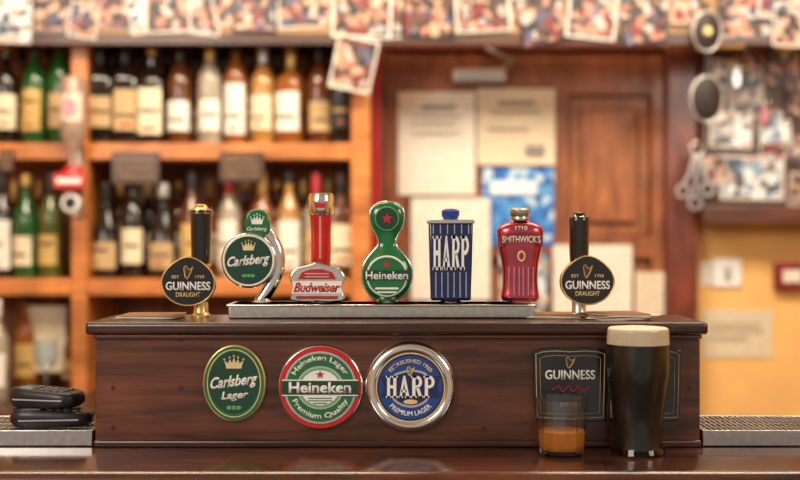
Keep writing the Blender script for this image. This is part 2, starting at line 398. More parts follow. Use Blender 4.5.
for i,(a,b,w,h,tl) in enumerate([(14,20,36,46,2),(57,12,48,40,-3),(84,20,30,36,9),(113,9,50,38,4),(142,14,26,40,-8),(168,12,46,42,-2),(205,15,32,40,5),(228,8,30,34,-10),(255,12,44,40,2),(300,10,46,36,-4),(328,4,30,34,14),(362,14,60,48,2),(398,20,30,36,-6),(428,17,52,42,3),(483,13,56,38,-3),(514,6,30,32,9),(543,20,50,50,-13),(592,16,50,46,6),(622,8,30,34,12),(642,22,46,44,-9),(680,8,42,36,4),(745,16,54,44,-4),(778,4,40,30,6),(788,24,30,44,3)]):
    photo(a,b,w,h,tl,3.2486-.0028*(i%3),blue=i in(0,4,18),dark=i in(1,3,8,13,15,16,19,20,21),back=3.25)
photo(354,64,42,54,12,3.2395,grp=None,lab='tilted white-bordered polaroid hanging below the board',back=3.25)

t=add('collage_board',box(X(703,3.5),1.75,3.5,3.619,Z(222,3.5),Z(48,3.5)),M_darkboard); tag(t,'dark wooden pin board crowded with snapshots','board')
add('bottom_rail',box(X(702,3.48),1.75,3.47,3.5,Z(224,3.48),Z(206,3.48)),M_box,t,bevel=.004)
for i,(a,b,w,h,tl) in enumerate([(722,78,28,36,5),(746,92,36,52,-4),(782,68,36,40,2),(731,130,42,36,3),(775,128,32,34,-5),(752,178,64,44,1),(797,100,26,40,8),(716,170,22,28,-9),(797,150,22,30,-4),(758,55,30,26,10),(773,151,26,18,-12),(713,108,18,26,-6),(802,190,26,34,5)]):
    photo(a,b,w,h,tl,3.4988-.0028*(i%4),blue=i in(0,1,5,4,3),dark=i in(2,8,6,9),grp='snapshots on the dark pin board',back=3.5)
for (a,b,c1,lb) in((766,100,'red','red enamel key fob hanging on pin board'),(738,62,'steel','steel bottle opener hanging on pin board'),(786,118,'steel','small steel opener hanging on pin board')):
    t=thing('hanging_trinket',lb,'trinket',(X(a,3.47),3.486,Z(b,3.47)))
    mm=M_red if c1=='red' else M_steel
    add('split_ring',tube(ell(0,0,.014,.014,20),.002,closed=True),M_chrome,t)
    add('fob',plate(ell(0,-.045,.013,.032,28,pw=2.6),-.003,.003),mm,t,bevel=.001)
    add('hook_nail',lathe([(0,.006),(.003,.005),(.0012,.004),(.0012,-.02),(0,-.02)],10,axis='Y',cz=.014),M_steel,t)

t=thing('hanging_ornament','two dark leather ovals with pale rims hanging on cord','ornament',(X(709,3.2),3.225,Z(10,3.2)))
s=3.2/F
M_leather=mat('dark_leather',(.018,.008,.006),rough=.5)
for zc_,rx,rz in((-20,14,20),(-88,16,23)):
    o=add('leather_oval',lathe([(0,.012),(.7,.01),(1,.004),(1,-.004),(.7,-.01),(0,-.012)],32,sx=rx*s,sy=rz*s,axis='Z'),M_leather,t)
    o.data.transform(Matrix.Translation((0,0,zc_*s))@Matrix.Rotation(math.radians(90),4,'X'))
    add('metal_rim',tube(ell(0,zc_*s,rx*s,rz*s,40),.0036,closed=True,y=-.002),M_steel,o)
add('brass_stud',lathe([(0,.004),(.012,.003),(.014,0)],20,axis='Y',cz=-20*s,cy=-.011),M_gold,t)
add('cord',tube([(0,10*s),(-.004,0),(0.004,-45*s),(0,-66*s)],.006,y=.0),M_blackm,t)
add('hook_nail',lathe([(0,.006),(.003,.005),(.0015,.004),(.0015,-.03),(0,-.03)],10,axis='Y',cz=9*s),M_steel,t)
t=thing('key_bunch','bunch of silver openers hanging on a hook','keys',(X(704,3.4),3.49,Z(140,3.4)))
add('ring',tube(ell(0,-.02,.02,.02,24),.003,closed=True,y=-.01),M_chrome,t)
for k,(a,l) in enumerate(((-.35,.13),(-.05,.16),(.25,.12))):
    c,s_=math.sin(a),-math.cos(a)
    add('opener',tube([(c*.03,-.03+s_*.01),(c*l*.6,-.03+s_*l*.6)]+[(c*l+.02*math.cos(q),-.03+s_*l+.02*math.sin(q)) for q in [1.6+i*.7 for i in range(10)]],.005,y=-.012-.004*k,seg=6),M_steel,t)

# ---------------------------------------------------------------- bottles
KINDS={
 'round':dict(p=[(0,0),(.034,0),(.037,.004),(.037,.185),(.034,.205),(.020,.232),(.014,.25),(.0135,.295),(.0155,.298),(.0155,.305)],lab=(.045,.15),r=.037,pw=2,cap=(.285,.322,.0162)),
 'tall':dict(p=[(0,0),(.031,0),(.034,.004),(.035,.20),(.030,.222),(.017,.25),(.0125,.268),(.0125,.31),(.0145,.312),(.0145,.318)],lab=(.05,.15),r=.035,pw=2,cap=(.296,.332,.0152)),
 'square':dict(p=[(0,0),(.036,0),(.039,.004),(.039,.19),(.035,.205),(.017,.222),(.0135,.235),(.0135,.285),(.016,.288),(.016,.295)],lab=(.04,.16),r=.039,pw=4,cap=(.272,.312,.0168)),
 'bulb':dict(p=[(0,0),(.038,0),(.042,.005),(.043,.09),(.040,.14),(.026,.185),(.016,.22),(.015,.26),(.018,.263),(.018,.27)],lab=(.03,.11),r=.043,pw=2,cap=(.25,.292,.0185)),
}
GL={'green':((.015,.095,.02),'green glass'),'dark':((.016,.011,.008),'dark glass'),'amber':((.36,.12,.026),'amber whiskey'),'gold':((.55,.28,.08),'golden whiskey'),'brown':((.12,.036,.011),'brown glass'),'clear':((.50,.43,.33),'clear glass'),'olive':((.09,.11,.02),'olive glass')}
LB={'cream':(.80,.69,.48),'white':(.84,.80,.72),'black':(.03,.03,.03),'gold':(.60,.40,.14),'red':(.4,.04,.03),'tan':(.52,.36,.18)}
LH={'round':[(.045,.15),(.04,.165),(.04,.13)],'tall':[(.05,.15),(.03,.18),(.05,.13)],'square':[(.04,.16),(.05,.14),(.03,.17)],'bulb':[(.03,.11),(.04,.10)]}
def bottle(x,y,z,kind,gl,lb,cap,hs=1.0,grp='spirit bottles'):
    K=KINDS[kind]
    e=thing('spirit_bottle','%s spirit bottle, %s label and %s cap, on shelf'%(GL[gl][1],lb,cap),'bottle',(x,y,z),(0,0,random.uniform(-.35,.35)),grp)
    e.scale=(1,1,hs)
    g=mat('bottle_'+gl,GL[gl][0],rough=.08,coat=.6,trans=.3 if gl in('amber','gold','clear') else .1,var=.35,scale=20)
    add('glass_body',lathe(K['p'],28,pw=K['pw']),g,e)
    a,b=random.choice(LH[kind]); r=K['r']+.0007
    l=mat('label_'+lb,LB[lb],rough=.5,var=.15,scale=60)
    w_=random.choice([55,62,70])
    add('front_label',lathe([(r,a),(r,b)],18,arc=(math.radians(-90-w_),math.radians(-90+w_)),pw=K['pw']),l,e)
    c2=mat('label_ink_'+('dark' if lb!='black' else 'gold'),(.10,.05,.03) if lb!='black' else (.6,.42,.15),rough=.5)
    r2=r+.0005; m_=a+(b-a)*random.choice([.35,.5,.7])
    add('label_band',lathe([(r2,m_-.004),(r2,m_+.006)],14,arc=(math.radians(-125),math.radians(-55)),pw=K['pw']),c2,e)
    if random.random()<.5:
        add('label_emblem',lathe([(r2,a+.012),(r2,a+.022)],8,arc=(math.radians(-105),math.radians(-75)),pw=K['pw']),mat('label_ink_red',(.4,.05,.03),rough=.5),e)
    c0,c1,cr=K['cap']
    c0-=random.choice([0,.02,.035])
    add('cap',lathe([(0,c1),(cr*.93,c1),(cr,c1-.003),(cr,c0+.002),(cr*.97,c0),(0,c0)],20),mat('cap_'+cap,{'black':(.02,.02,.02),'gold':(.6,.38,.12),'red':(.4,.03,.03),'silver':(.55,.55,.53),'white':(.75,.72,.68)}[cap],rough=.3,metal=.5 if cap in('gold','silver') else 0),e)
    return e
G1='spirit bottles on the upper shelf'; G2='spirit bottles on the middle shelf'
up=[(6,'round','dark','cream','gold'),(35,'round','green','gold','black'),(60,'tall','green','tan','gold'),
(100,'square','dark','tan','black'),(125,'square','dark','tan','black'),(152,'square','dark','cream','gold'),(180,'round','brown','white','black'),(210,'round','clear','white','gold'),(236,'tall','amber','white','black'),(263,'round','gold','cream','silver'),(291,'square','amber','white','gold'),(319,'round','brown','tan','black'),(341,'tall','dark','black','gold')]
for px,k,g,l,c in up: bottle(X(px,3.37),3.37,zs1,k,g,l,c,1.0+random.uniform(-.02,.03),G1)
lo=[(3,'tall','dark','white','black'),(26,'round','green','cream','gold'),(51,'round','olive','gold','black'),
(106,'bulb','dark','tan','black'),(133,'round','dark','cream','gold'),(163,'bulb','dark','tan','silver'),(192,'round','brown','gold','black'),(230,'tall','clear','white','red'),(262,'round','amber','cream','gold'),(289,'tall','gold','white','black'),(316,'round','clear','tan','red'),(341,'square','brown','cream','black')]
for px,k,g,l,c in lo: bottle(X(px,3.37),3.37,zs2,k,g,l,c,1.0+random.uniform(-.03,.02),G2)
for px,g,l in ((22,'amber','cream'),(48,'brown','white'),(112,'brown','tan'),(139,'brown','cream'),(167,'dark','tan'),(195,'amber','cream'),(223,'brown','tan'),(249,'brown','white'),(277,'brown','cream'),(305,'amber','white'),(331,'brown','cream')):
    bottle(X(px,3.5),3.5,zs1,'tall',g,l,'black',.96,G1)
for px,g,l in ((15,'brown','cream'),(40,'brown','white'),(120,'brown','tan'),(148,'dark','cream'),(178,'brown','white'),(210,'amber','cream'),(246,'brown','tan'),(276,'brown','white'),(303,'brown','cream'),(329,'amber','cream')):
    bottle(X(px,3.5),3.5,zs2,'tall',g,l,'gold',.92,G2)
zc=.87
t=bottle(X(8,3.3),3.2,zc,'round','clear','white','white',.9,None); t['label']='clear bottle with white label on back counter'
for px,k,g,l in((25,'round','amber','gold'),(75,'bulb','brown','tan')):
    t=bottle(X(px,3.4),3.42,zc,k,g,l,'black',.95,None); t['label']='%s bottle with %s label on the back counter'%(g,l)
sheet(30,66,306,372,3.4,M_paper2,'cream note propped behind bottles on back counter')
t=thing('stemmed_glass','pale glass goblet on the back counter','glass',(X(46,3.2),3.2,zc))
add('goblet_bowl',lathe(cat([(.004,.0),(.03,.002),(.004,.01),(.004,.08),(.025,.1),(.034,.13),(.03,.17)],4),24),mat('pale_blue_glass',(.50,.56,.58),rough=.1,trans=.6),t)

M_fchalk=mat('faded_gold_chalk',(.30,.20,.09),rough=.6)
for a,b,c,dv,lab in((220,264,152,182,'small dark chalk sign hanging below the shelf'),(112,160,152,184,'dark metal tag sign hanging below the shelf'),(0,14,150,172,'small dark label hanging from shelf edge')):
    t=thing('hanging_sign',lab,'sign',(X((a+b)/2,3.29),3.295,Z(c,3.29)))
    w=(b-a)*3.29/F/2; h=(dv-c)*3.29/F
    add('sign_board',box(-w,w,-.012,-.002,-h,0),M_darkboard,t,bevel=.002)
    bm=bmesh.new()
    for k in(.25,.5,.75):
        xx=-w*.75
        while xx<w*.7:
            l_=random.uniform(.006,.018); box_bm(bm,xx,min(xx+l_,w*.78),-.0135,-.012,-h*k-.004,-h*k+.003); xx+=l_+.005
    add('lettering_lines',fin('m',bm),M_fchalk,t)
t=thing('optic_dispenser','inverted spirit bottle with red and white optic measure','dispenser',(X(72,3.22),3.299,Z(215,3.22)))
add('bracket',boxes([(-.012,.012,-.012,0,0,.36),(-.012,.012,-.07,0,.10,.115),(-.012,.012,-.03,0,.33,.345)]),M_steel,t)
add('inverted_bottle',lathe([(0,.14),(.014,.14),(.014,.19),(.034,.225),(.036,.24),(.036,.39),(.03,.40),(0,.40)],28,cy=-.07),mat('pinkish_clear_glass',(.52,.36,.29),rough=.08,trans=.4),t)
add('bottle_label',lathe([(.0366,.27),(.0366,.35)],18,arc=(math.radians(-150),math.radians(-30)),cy=-.07),mat('label_pale',(.7,.6,.5),rough=.5),t)
add('label_emblem',plate(ell(0,.31,.018,.026),-.109,-.106),M_red,t)
add('optic_chamber',lathe([(0,.06),(.016,.06),(.03,.075),(.034,.1),(.034,.125),(.02,.14),(0,.142)],24,cy=-.07),M_red,t)
add('optic_name_plate',box(-.045,.045,-.112,-.10,.075,.12),M_red,t,bevel=.003)
add('optic_name_lines',box(-.035,.035,-.113,-.112,.09,.105),M_white,t)
add('measure_dial',lathe([(0,.006),(.026,.005),(.028,0),(.028,-.01),(0,-.01)],24,axis='Y',cz=.035,cy=-.09),M_white,t)
add('dial_centre',lathe([(0,.0075),(.018,.007),(.018,.005),(0,.005)],24,axis='Y',cz=.035,cy=-.09),M_black,t)
add('spout',lathe([(0,-.005),(.007,-.005),(.008,.06),(0,.06)],12,cy=-.07),M_chrome,t)

# ================================================================ MAIN COUNTER
zc=Z(447,1.503)
t=thing('bar_counter','polished dark wooden bar counter with rounded front edge','bar counter',(0,1.5,0))
prof=[(.17,zc),(-.145,zc)]+[(-.145-.018*math.sin(a),zc-.018+.018*math.cos(a)) for a in [math.pi*i/8 for i in range(1,9)]]+[(-.13,zc-.04),(.17,zc-.04)]
bm=bmesh.new()
va=[bm.verts.new((-1.6,y,z)) for y,z in prof]; vb=[bm.verts.new((1.6,y,z)) for y,z in prof]; n=len(prof)
bm.faces.new(va); bm.faces.new(vb[::-1])
for i in range(n): bm.faces.new([va[i],vb[i],vb[(i+1)%n],va[(i+1)%n]])
add('counter_top',fin('m',bm),M_counter,t)
add('counter_front',box(-1.58,1.58,-.11,.15,0,zc-.04),M_box,t)

bx0,bx1=X(95,1.503),X(700,1.503)
zl=Z(334,1.503); zlt=Z(322.5,1.488)
t=thing('raised_tap_housing','dark stained wooden box with overhanging lid on the counter','tap housing',(0,1.503,zc))
add('front_panel',box(bx0,bx1,0,.018,0,zl-zc),M_box,t,bevel=.002)
add('side_panel',box(bx0,bx0+.018,.018,.135,0,zl-zc),M_box,t)
add('side_panel',box(bx1-.018,bx1,.018,.135,0,zl-zc),M_box,t)
add('base_moulding',box(bx0-.001,bx1+.001,-.006,0,0,.010),M_lid,t,bevel=.003)
add('lid',box(bx0-.010,bx1+.008,-.014,.145,zl-zc,zlt-zc),M_lid,t,bevel=.005,seg=4)
add('lid_moulding',box(bx0-.001,bx1+.001,-.007,0,zl-zc-.006,zl-zc),M_box,t,bevel=.002)
for px,py in((113,388),(181,340),(181,388),(113,428),(484,340),(484,428),(690,388)):
    add('wood_plug',lathe([(0,.0008),(.003,.0006),(.0034,0),(.0034,-.001),(0,-.001)],14,axis='Y',cx=X(px,1.503),cz=Z(py,1.503)-zc),M_lid,t)

zt0=zlt; zt1=Z(304.5,1.555)
t=thing('tap_base_bar','brushed steel plinth bar carrying the beer taps','tap base',(X(381,1.555),1.555,zt0))
hw=153*1.555/F
add('plinth',box(-hw,hw,0,.082,0,zt1-zt0),M_steel,t,bevel=.003)
add('top_lip',box(-hw-.002,hw+.002,-.003,.085,zt1-zt0-.003,zt1-zt0),M_chrome,t,bevel=.001)

# ================================================================ TAPS
td=1.597; u=td/F; GT='beer taps on the raised housing'
def sc(L): return [tuple(a*u for a in p) for p in L]
def tapbase(t,r=6,h=4):
    add('base_collar',lathe(sc([(0,0),(r+3,0),(r+3,1.2),(r+1,2),(r,h),(0,h)]),28),M_chrome,t)
def tap(px,z,label): return thing('beer_tap',label,'beer tap',(X(px,td),td,z),(0,0,0),GT)

def stout_tap(px,bx,zb,top,silver):
    base=(zlt-CZ)*-F/td+240
    z=lambda py:(base-py)*u
    t=tap(px,zlt,'black stout tap with %s stem and oval harp badge'%('steel' if silver else 'gold'))
    add('base_collar',lathe([(0,0),(10*u,0),(10*u,2*u),(8*u,3*u),(7*u,6*u),(7*u,z(zb+20)),(0,z(zb+20))],28),M_steel if silver else M_gold,t)
    h=z(top); hb=z(zb-14)
    add('handle',lathe(cat([(8*u,z(zb+18)),(9*u,z(zb)),(8.5*u,hb),(9.5*u,hb+12*u),(10.5*u,h-14*u),(10.8*u,h-8*u),(9.5*u,h-5*u)],4)+[(0,h-5*u)],32),M_black,t)
    add('handle_cap',lathe([(10.2*u,h-10*u),(10.8*u,h-9.4*u),(10.2*u,h-5.5*u),(7*u,h-4*u),(6*u,h-1*u),(3*u,h),(0,h)],28),M_gold if not silver else M_black,t)
    add('collar_ring',lathe([(8.5*u,hb+1*u),(10*u,hb+1.5*u),(10*u,hb+4*u),(8.8*u,hb+4.5*u)],28),M_gold,t)
    cx=(bx-px)*u; cz=z(zb)
    out=lambda k:[(cx+27*u*k*math.cos(a)*(1-.10*max(0,math.sin(a))**2),cz+23.5*u*k*(math.sin(a)+.10*max(0,math.sin(a))**6)) for a in [2*math.pi*i/64 for i in range(64)]]
    y=-.012
    b=add('badge',plate(out(1),y-.006,y+.006),M_black,t,bevel=.002)
    add('badge_rim',tube(out(.97),.7*u,closed=True,y=y-.006,seg=8),M_gold,b)
    add('lettering',text('GUINNESS',44*u,8.5*u,cx,cz-3.5*u,y-.006,bold=.022),M_white,b)
    add('small_lettering',text('DRAUGHT',24*u,4.6*u,cx,cz-12*u,y-.006,bold=.01),M_goldf,b)
    add('harp_emblem',harp(10*u,13*u,cx,cz+10*u,y-.0065),M_gold,b)
    add('date_lettering',text("EST           1759",32*u,3.0*u,cx,cz+5.5*u,y-.006,bold=.01),M_goldf,b)
    return t
stout_tap(201,190.5,282,204,False)
stout_tap(579,585.5,281,212,True)
zT=zt1
def zz(py): return (302.5-py)*u
t=tap(262,zT,'green oval-badge lager tap with curved silver arm')
tapbase(t,7,4)
q=lambda px,py:((px-262)*u,zz(py))
add('curved_arm',tube(cat([q(259,302),q(264,296),q(272,283),q(278,268),q(277,250),q(270,236),q(262,228),q(257,218)],5),
    [7*u*(1-.35*abs(i/35-.4)) for i in range(36)],5*u),M_chrome,t)
cx,cz=q(250,260)
b=add('badge',plate(ell(cx,cz,27.5*u,27.5*u),-.014,-.002),M_chrome,t,bevel=.003)
add('badge_face',plate(ell(cx,cz,24*u,24*u),-.0155,-.014),M_dgreen,b)
add('inner_ring',tube(ell(cx,cz,24.6*u,24.6*u,48),1.1*u,closed=True,y=-.0152,seg=6),M_white,b)
add('lettering',text('Carlsberg',42*u,13*u,cx,cz-1*u,-.0155,bold=.03,shear=.3,slant=.10),M_white,b)
add('crown_emblem',crown(13*u,8*u,cx,cz+14*u,-.0155),M_goldf,b)
add('leaf_emblem',plates([(ell(cx+k*u*4,cz-15*u,2.6*u,1.5*u,16),-.0163,-.0155) for k in(-1,0,1)]),M_lgreen,b)
cx,cz=q(258,223)
b=add('top_badge',plate([(cx+a*u,cz+c*u) for a,c in cat([(-12,-9),(-12.5,2),(-9,11),(0,14),(9,11),(12.5,2),(12,-9),(5,-13),(-5,-13)],4)],-.010,.004),M_green,t,bevel=.003)
add('top_crown',crown(13*u,8*u,cx,cz+3*u,-.010),M_white,b)
add('top_lettering',text('Carlsberg',20*u,4.5*u,cx,cz-6*u,-.010,bold=.02,shear=.3),M_white,b)
t=tap(321,zT,'red handled lager tap with silver bow-tie badge')
tapbase(t,7,4)
add('stem',lathe([(6*u,2*u),(6*u,40*u),(0,40*u)],24),M_chrome,t)
add('red_handle',lathe(sc(cat([(9.5,36),(10,48),(10,70),(11,84),(11.6,92)],4))+[(0,92*u)],6*6),M_redglass,t)
add('handle_cap',lathe(sc([(11.5,88),(12.4,89.5),(13,106),(11.5,109.5),(0,110)]),32),M_chrome,t)
add('cap_crown',crown(12*u,7*u,0,98*u,-.0182,.0015),M_red,t)
add('handle_front_ridge',tube([(0,44*u),(0,86*u)],1.3*u,y=-10.2*u,seg=8),mat('pale_red_acrylic',(.85,.25,.22),rough=.15,coat=.8),t)
bt=[(-27,2),(-24,14),(-27.5,24),(-22,33),(-10,36),(0,39),(10,36),(22,33),(27.5,24),(24,14),(27,2),(14,-0),(0,1),(-14,-0)]
ox=-3*u
b=add('badge',plate([(ox+a*u,(c+1.5)*u) for a,c in cat(bt+[bt[0]],4)[:-1]],-.018,-.006),M_chrome,t,bevel=.002)
add('badge_face',plate([(ox+a*u*.92,(18+(c-18)*.87)*u) for a,c in bt],-.0192,-.018),M_silverp,b)
add('white_band',plate([(ox-25*u,10*u),(ox+25*u,10*u),(ox+23.5*u,16*u),(ox+25*u,22*u),(ox-25*u,22*u),(ox-23.5*u,16*u)],-.0200,-.0192),M_white,b)
add('lettering',text('Budweiser',46*u,9.5*u,ox,16*u,-.0200,bold=.03,shear=.35),M_red,b)
add('upper_emblem',plates([([(ox+a*u,c*u) for a,c in [(-19,24),(19,24),(15,31),(6,34),(-6,34),(-15,31)]],-.0200,-.0192)]),M_red,b)
add('upper_lines',boxes([(ox-12*u,ox+12*u,-.0206,-.02,k*u,(k+1)*u) for k in(26,29)]),M_silverp,b)
add('lower_stripe',plates([([(ox-20*u,4.5*u),(ox+20*u,4.5*u),(ox+21*u,7.5*u),(ox-21*u,7.5*u)],-.0200,-.0192)]),M_dred,b)
t=tap(387,zT,'glossy green two-lobed lager tap with red star')
tapbase(t,8,3)
hp=sc(cat([(7,2),(13,5),(20,11),(24,20),(25,30),(22.5,40),(16,49),(10,56),(8.6,61),(11,68),(15.5,77),(17.2,86),(15.5,94),(9,99.5),(.5,101)],5))
add('handle',lathe(hp+[(0,101*u)],48,sx=1,sy=.38),M_green,t)
add('handle_edge',tube([(r,z) for r,z in hp]+[(-r,z) for r,z in hp[::-1]],1.1*u,y=0,seg=8),M_chrome,t)
b=add('badge',plate(ell(0,27*u,20.5*u,20.5*u),-.0175,-.006),M_white,t,bevel=.0015)
add('badge_face',plate(ell(0,27*u,18.8*u,18.8*u),-.0185,-.0175),M_green,b)
add('badge_band',box(-23*u,23*u,-.0195,-.012,23*u,33*u),M_dgreen,b)
add('lettering',text('Heineken',42*u,8*u,0,27.8*u,-.0195,bold=.02),M_white,b)
add('star_emblem',star(4.5*u,0,39*u,-.0185),M_red,b)
add('badge_arc_lettering',plates([([(a*u,(c)*u) for a,c in [(-12,14),(12,14),(11,16),(-11,16)]],-.0192,-.0185),([(a*u,(c)*u) for a,c in [(-9,10.5),(9,10.5),(10,12),(-10,12)]],-.0192,-.0185)]),M_white,b)
add('top_oval',plate(ell(0,84*u,11.5*u,11.5*u,40),-.0095,-.003),M_dgreen,t,bevel=.001)
add('top_ring',tube(ell(0,84*u,11.5*u,11.5*u,40),.6*u,closed=True,y=-.0095,seg=6),M_lgreen,t)
add('top_star',star(6*u,0,84*u,-.0095,.002),M_red,t)
t=tap(450.5,zT,'navy rectangular lager tap with white stripes and lettering')
tapbase(t,9,3)
hpz=[(-20,3),(-20,10),(-21,40),(-22,80),(22,80),(21,40),(20,10),(20,3)]
b=add('block_body',plate(sc(hpz),-.015,.015),M_navy,t,bevel=.003)
M_str=mat('pale_blue_stripe',(.35,.42,.55),rough=.4)
add('lower_stripes',boxes([((a-.5)*u,(a+.5)*u,-.0155,-.015,6*u,31*u) for a in(-15,-9,-3,3,9,15)]),M_str,b)
add('upper_stripes',boxes([((a-.5)*u,(a+.5)*u,-.0155,-.015,69*u,78*u) for a in(-17.5,-10.5,-3.5,3.5,10.5,17.5)]),M_str,b)
add('lettering',slab_letters('HARP',37*u,34*u,0,50*u,-.015),M_white,b)
add('top_plate',box(-23.5*u,23.5*u,-.017,.017,79*u,83*u),M_chrome,t,bevel=.001)
add('top_knob',lathe(sc([(0,83),(7,83),(7.5,85),(9,87),(9,92),(6,94),(0,94.3)]),28),M_blue,t)
t=tap(520,zT,'maroon metallic bottle-shaped ale tap with pale lettering')
tapbase(t,10,3)
sp=sc(cat([(17,2),(19,6),(18,14),(17.5,26),(18.5,40),(21.5,54),(23,66),(22.5,74),(17,79),(10,81),(8.5,84)],4))
b=add('shaped_body',lathe([(0,2*u)]+sp+[(0,84*u)],48,sx=1,sy=.55,pw=2.6),M_maroon,t)
add('top_knob',lathe(sc([(8.6,82),(9.2,84),(8.5,86),(9.8,88),(9.8,93),(7,95),(0,95.3)]),28),M_steel,t)
yb=-.0183
add('name_band',plate([(x*u,z*u) for x,z in [(-21,56),(-15,59),(0,60.5),(15,59),(21,56),(21,66),(15,69),(0,70.5),(-15,69),(-21,66)]],yb-.001,yb+.006),mat('deep_maroon',(.22,.018,.04),rough=.3),b)
add('lettering',text("SMITHWICK'S",38*u,7*u,0,63.6*u,yb-.001,bold=.015),M_cream,b)
add('crest',plate(ell(0,47*u,4*u,5.5*u,24),-.0185,-.010),M_goldf,b)
add('crest_centre',plate(ell(0,47*u,2.4*u,3.6*u,24),-.0190,-.0185),M_dred,b)
add('ribs',boxes([((a-.5)*u,(a+.5)*u,-.0155,-.010,8*u,36*u) for a in(-12,-7,-2,2,7,12)]),mat('pink_metal',(.75,.40,.42),rough=.25,metal=.7),b)
add('number_lettering',text('1710',12*u,4*u,0,74.5*u,yb+.0005,thick=.001),M_cream,b)

mats_m=[mat('card_cream',(.62,.54,.42),rough=.7),mat('card_brown',(.26,.14,.07),rough=.7),mat('card_white',(.72,.68,.62),rough=.7)]
def bmats(px,n,d,g,l):
    for i in range(n):
        a=random.uniform(-.25,.25)
        o=add('beer_mat',plate(ell(0,0,.043,.043,32,pw=7),-.0006,.0006),mats_m[(i*2+n)%3],loc=(X(px,d)+random.uniform(-.006,.006),d,zlt+.0007+.00125*i),rot=(math.radians(90),0,a))
        tag(o,l,'beer mat',g)
bmats(150,4,1.58,'beer mats on the empty end of the lid','thin square cardboard beer mat in a small loose stack')
bmats(618,6,1.572,'beer mats beside the stout tap','thin square cardboard beer mat in a taller stack')
bmats(553,4,1.595,'beer mats next to the steel plinth','thin square cardboard beer mat next to steel plinth')

# ================================================================ BADGES ON FRONT
v=1.5/F; yf=1.503
def fbadge(px,py,label): return thing('beer_badge',label,'badge',(X(px,1.5),yf,Z(py,1.5)),(0,0,0),'round beer badges on the wooden housing')
t=fbadge(234.5,383,'dark green oval lager badge with gold rim and crown')
add('back_plate',plate(ell(0,0,31.5*v,38.5*v),-.006,0),M_gold,t,bevel=.002)
b=add('face',plate(ell(0,0,29.8*v,36.8*v),-.0075,-.006),M_green,t)
add('inner_line',tube(ell(0,0,26.5*v,33.5*v,56),.6*v,closed=True,y=-.0076,seg=6),M_goldf,b)
add('inner_panel',plate(ell(0,1*v,25*v,31*v),-.0082,-.0075),M_dgreen,b)
add('lettering',text('Carlsberg',47*v,15*v,0,1*v,-.0082,bold=.03,shear=.3,slant=.12),M_white,b)
add('second_lettering',text('Lager',27*v,10*v,1*v,-12.5*v,-.0082,bold=.025,shear=.2,slant=.06),M_white,b)
add('crown_emblem',crown(19*v,10*v,0,20*v,-.0082),M_goldf,b)
add('hop_emblem',plates([(ell(k*4.5*v,-24*v,3*v,2*v,16),-.009,-.0082) for k in(-1,0,1)]),M_lgreen,b)
t=fbadge(320.5,387,'round lager badge with red rim and green ring')
add('back_plate',lathe([(0,.006),(41*v,.006),(42.5*v,.004),(42.8*v,0),(0,0)],64,axis='Y'),M_chrome,t)
b=add('red_ring',plate(ell(0,0,41*v,41*v),-.008,-.006),M_red,t,bevel=.001)
add('white_ring',plate(ell(0,0,36*v,36*v),-.0087,-.008),M_silverp,b)
add('green_ring',plate(ell(0,0,34*v,34*v),-.0094,-.0087),M_green,b)
add('white_centre',plate(ell(0,0,23.5*v,21.5*v),-.0101,-.0094),M_silverp,b)
add('green_centre',plate(ell(0,0,21.5*v,19.5*v),-.0106,-.0101),M_lgreen,b)
add('centre_panel',plate(ell(0,0,19.5*v,17.5*v),-.0109,-.0106),M_white,b)
add('name_band',plate([(-38*v,-7*v),(38*v,-7*v),(38*v,7*v),(-38*v,7*v)],-.0116,-.0094),M_dgreen,b)
add('name_band_edge',boxes([(-38*v,38*v,-.0116,-.0094,7*v,8*v),(-38*v,38*v,-.0116,-.0094,-8*v,-7*v)]),M_white,b)
add('lettering',text('Heineken',62*v,11*v,0,.3*v,-.0116,bold=.03),M_white,b)
add('top_lettering',text('Heineken Lager',64*v,7*v,0,0,-.0094,arc=29*v,bold=.02),M_white,b)
add('bottom_lettering',text('Premium Quality',66*v,7*v,0,0,-.0094,arc=29*v,bottom=True,bold=.02),M_white,b)
add('star_emblem',star(4.5*v,0,13*v,-.0109),M_red,b)
add('ornament_lines',boxes([(-12*v,12*v,-.0113,-.0109,k*v,(k+1.1)*v) for k in(-11,-13.5)]+[(-7*v,7*v,-.0113,-.0109,-16*v,-14.9*v)]),M_green,b)
t=fbadge(410.5,387,'round navy lager badge with wide silver rim')
add('silver_rim',lathe([(0,.003),(33*v,.004),(35*v,.010),(39*v,.012),(43*v,.010),(45.5*v,.004),(45.8*v,0),(0,0)],72,axis='Y'),M_chrome,t)
b=add('face',plate(ell(0,0,36*v,36*v),-.0085,-.002),M_navy,t)
add('blue_ring',plate(ell(0,0,31.5*v,31.5*v),-.0092,-.0085),M_blue,b)
add('outer_line',tube(ell(0,0,34*v,34*v,64),.7*v,closed=True,y=-.0087,seg=6),M_goldf,b)
shp=cat([(-16,14),(0,18),(16,14),(20,0),(16,-14),(0,-20),(-16,-14),(-20,0),(-16,14)],4)[:-1]
add('shield',plate([(a*v,c*v) for a,c in shp],-.0099,-.0092),M_grey,b)
add('shield_centre',plate([(a*v*.88,c*v*.88) for a,c in shp],-.0102,-.0099),M_navy,b)
add('name_band',plate([(-29*v,-9.5*v),(29*v,-9.5*v),(26*v,0),(29*v,11.5*v),(-29*v,11.5*v),(-26*v,0)],-.0109,-.0092),M_navy,b)
add('lettering',slab_letters('HARP',50*v,22*v,0,1*v,-.0109),M_white,b)
add('top_lettering',text('ESTABLISHED 1960',48*v,4*v,0,0,-.0092,arc=26.5*v,bold=.02),M_goldf,b)
add('bottom_lettering',text('PREMIUM LAGER',44*v,5*v,0,0,-.0092,arc=26*v,bottom=True,bold=.02),M_white,b)
add('harp_emblem',harp(8*v,9*v,0,16.5*v,-.0106),M_goldf,b)
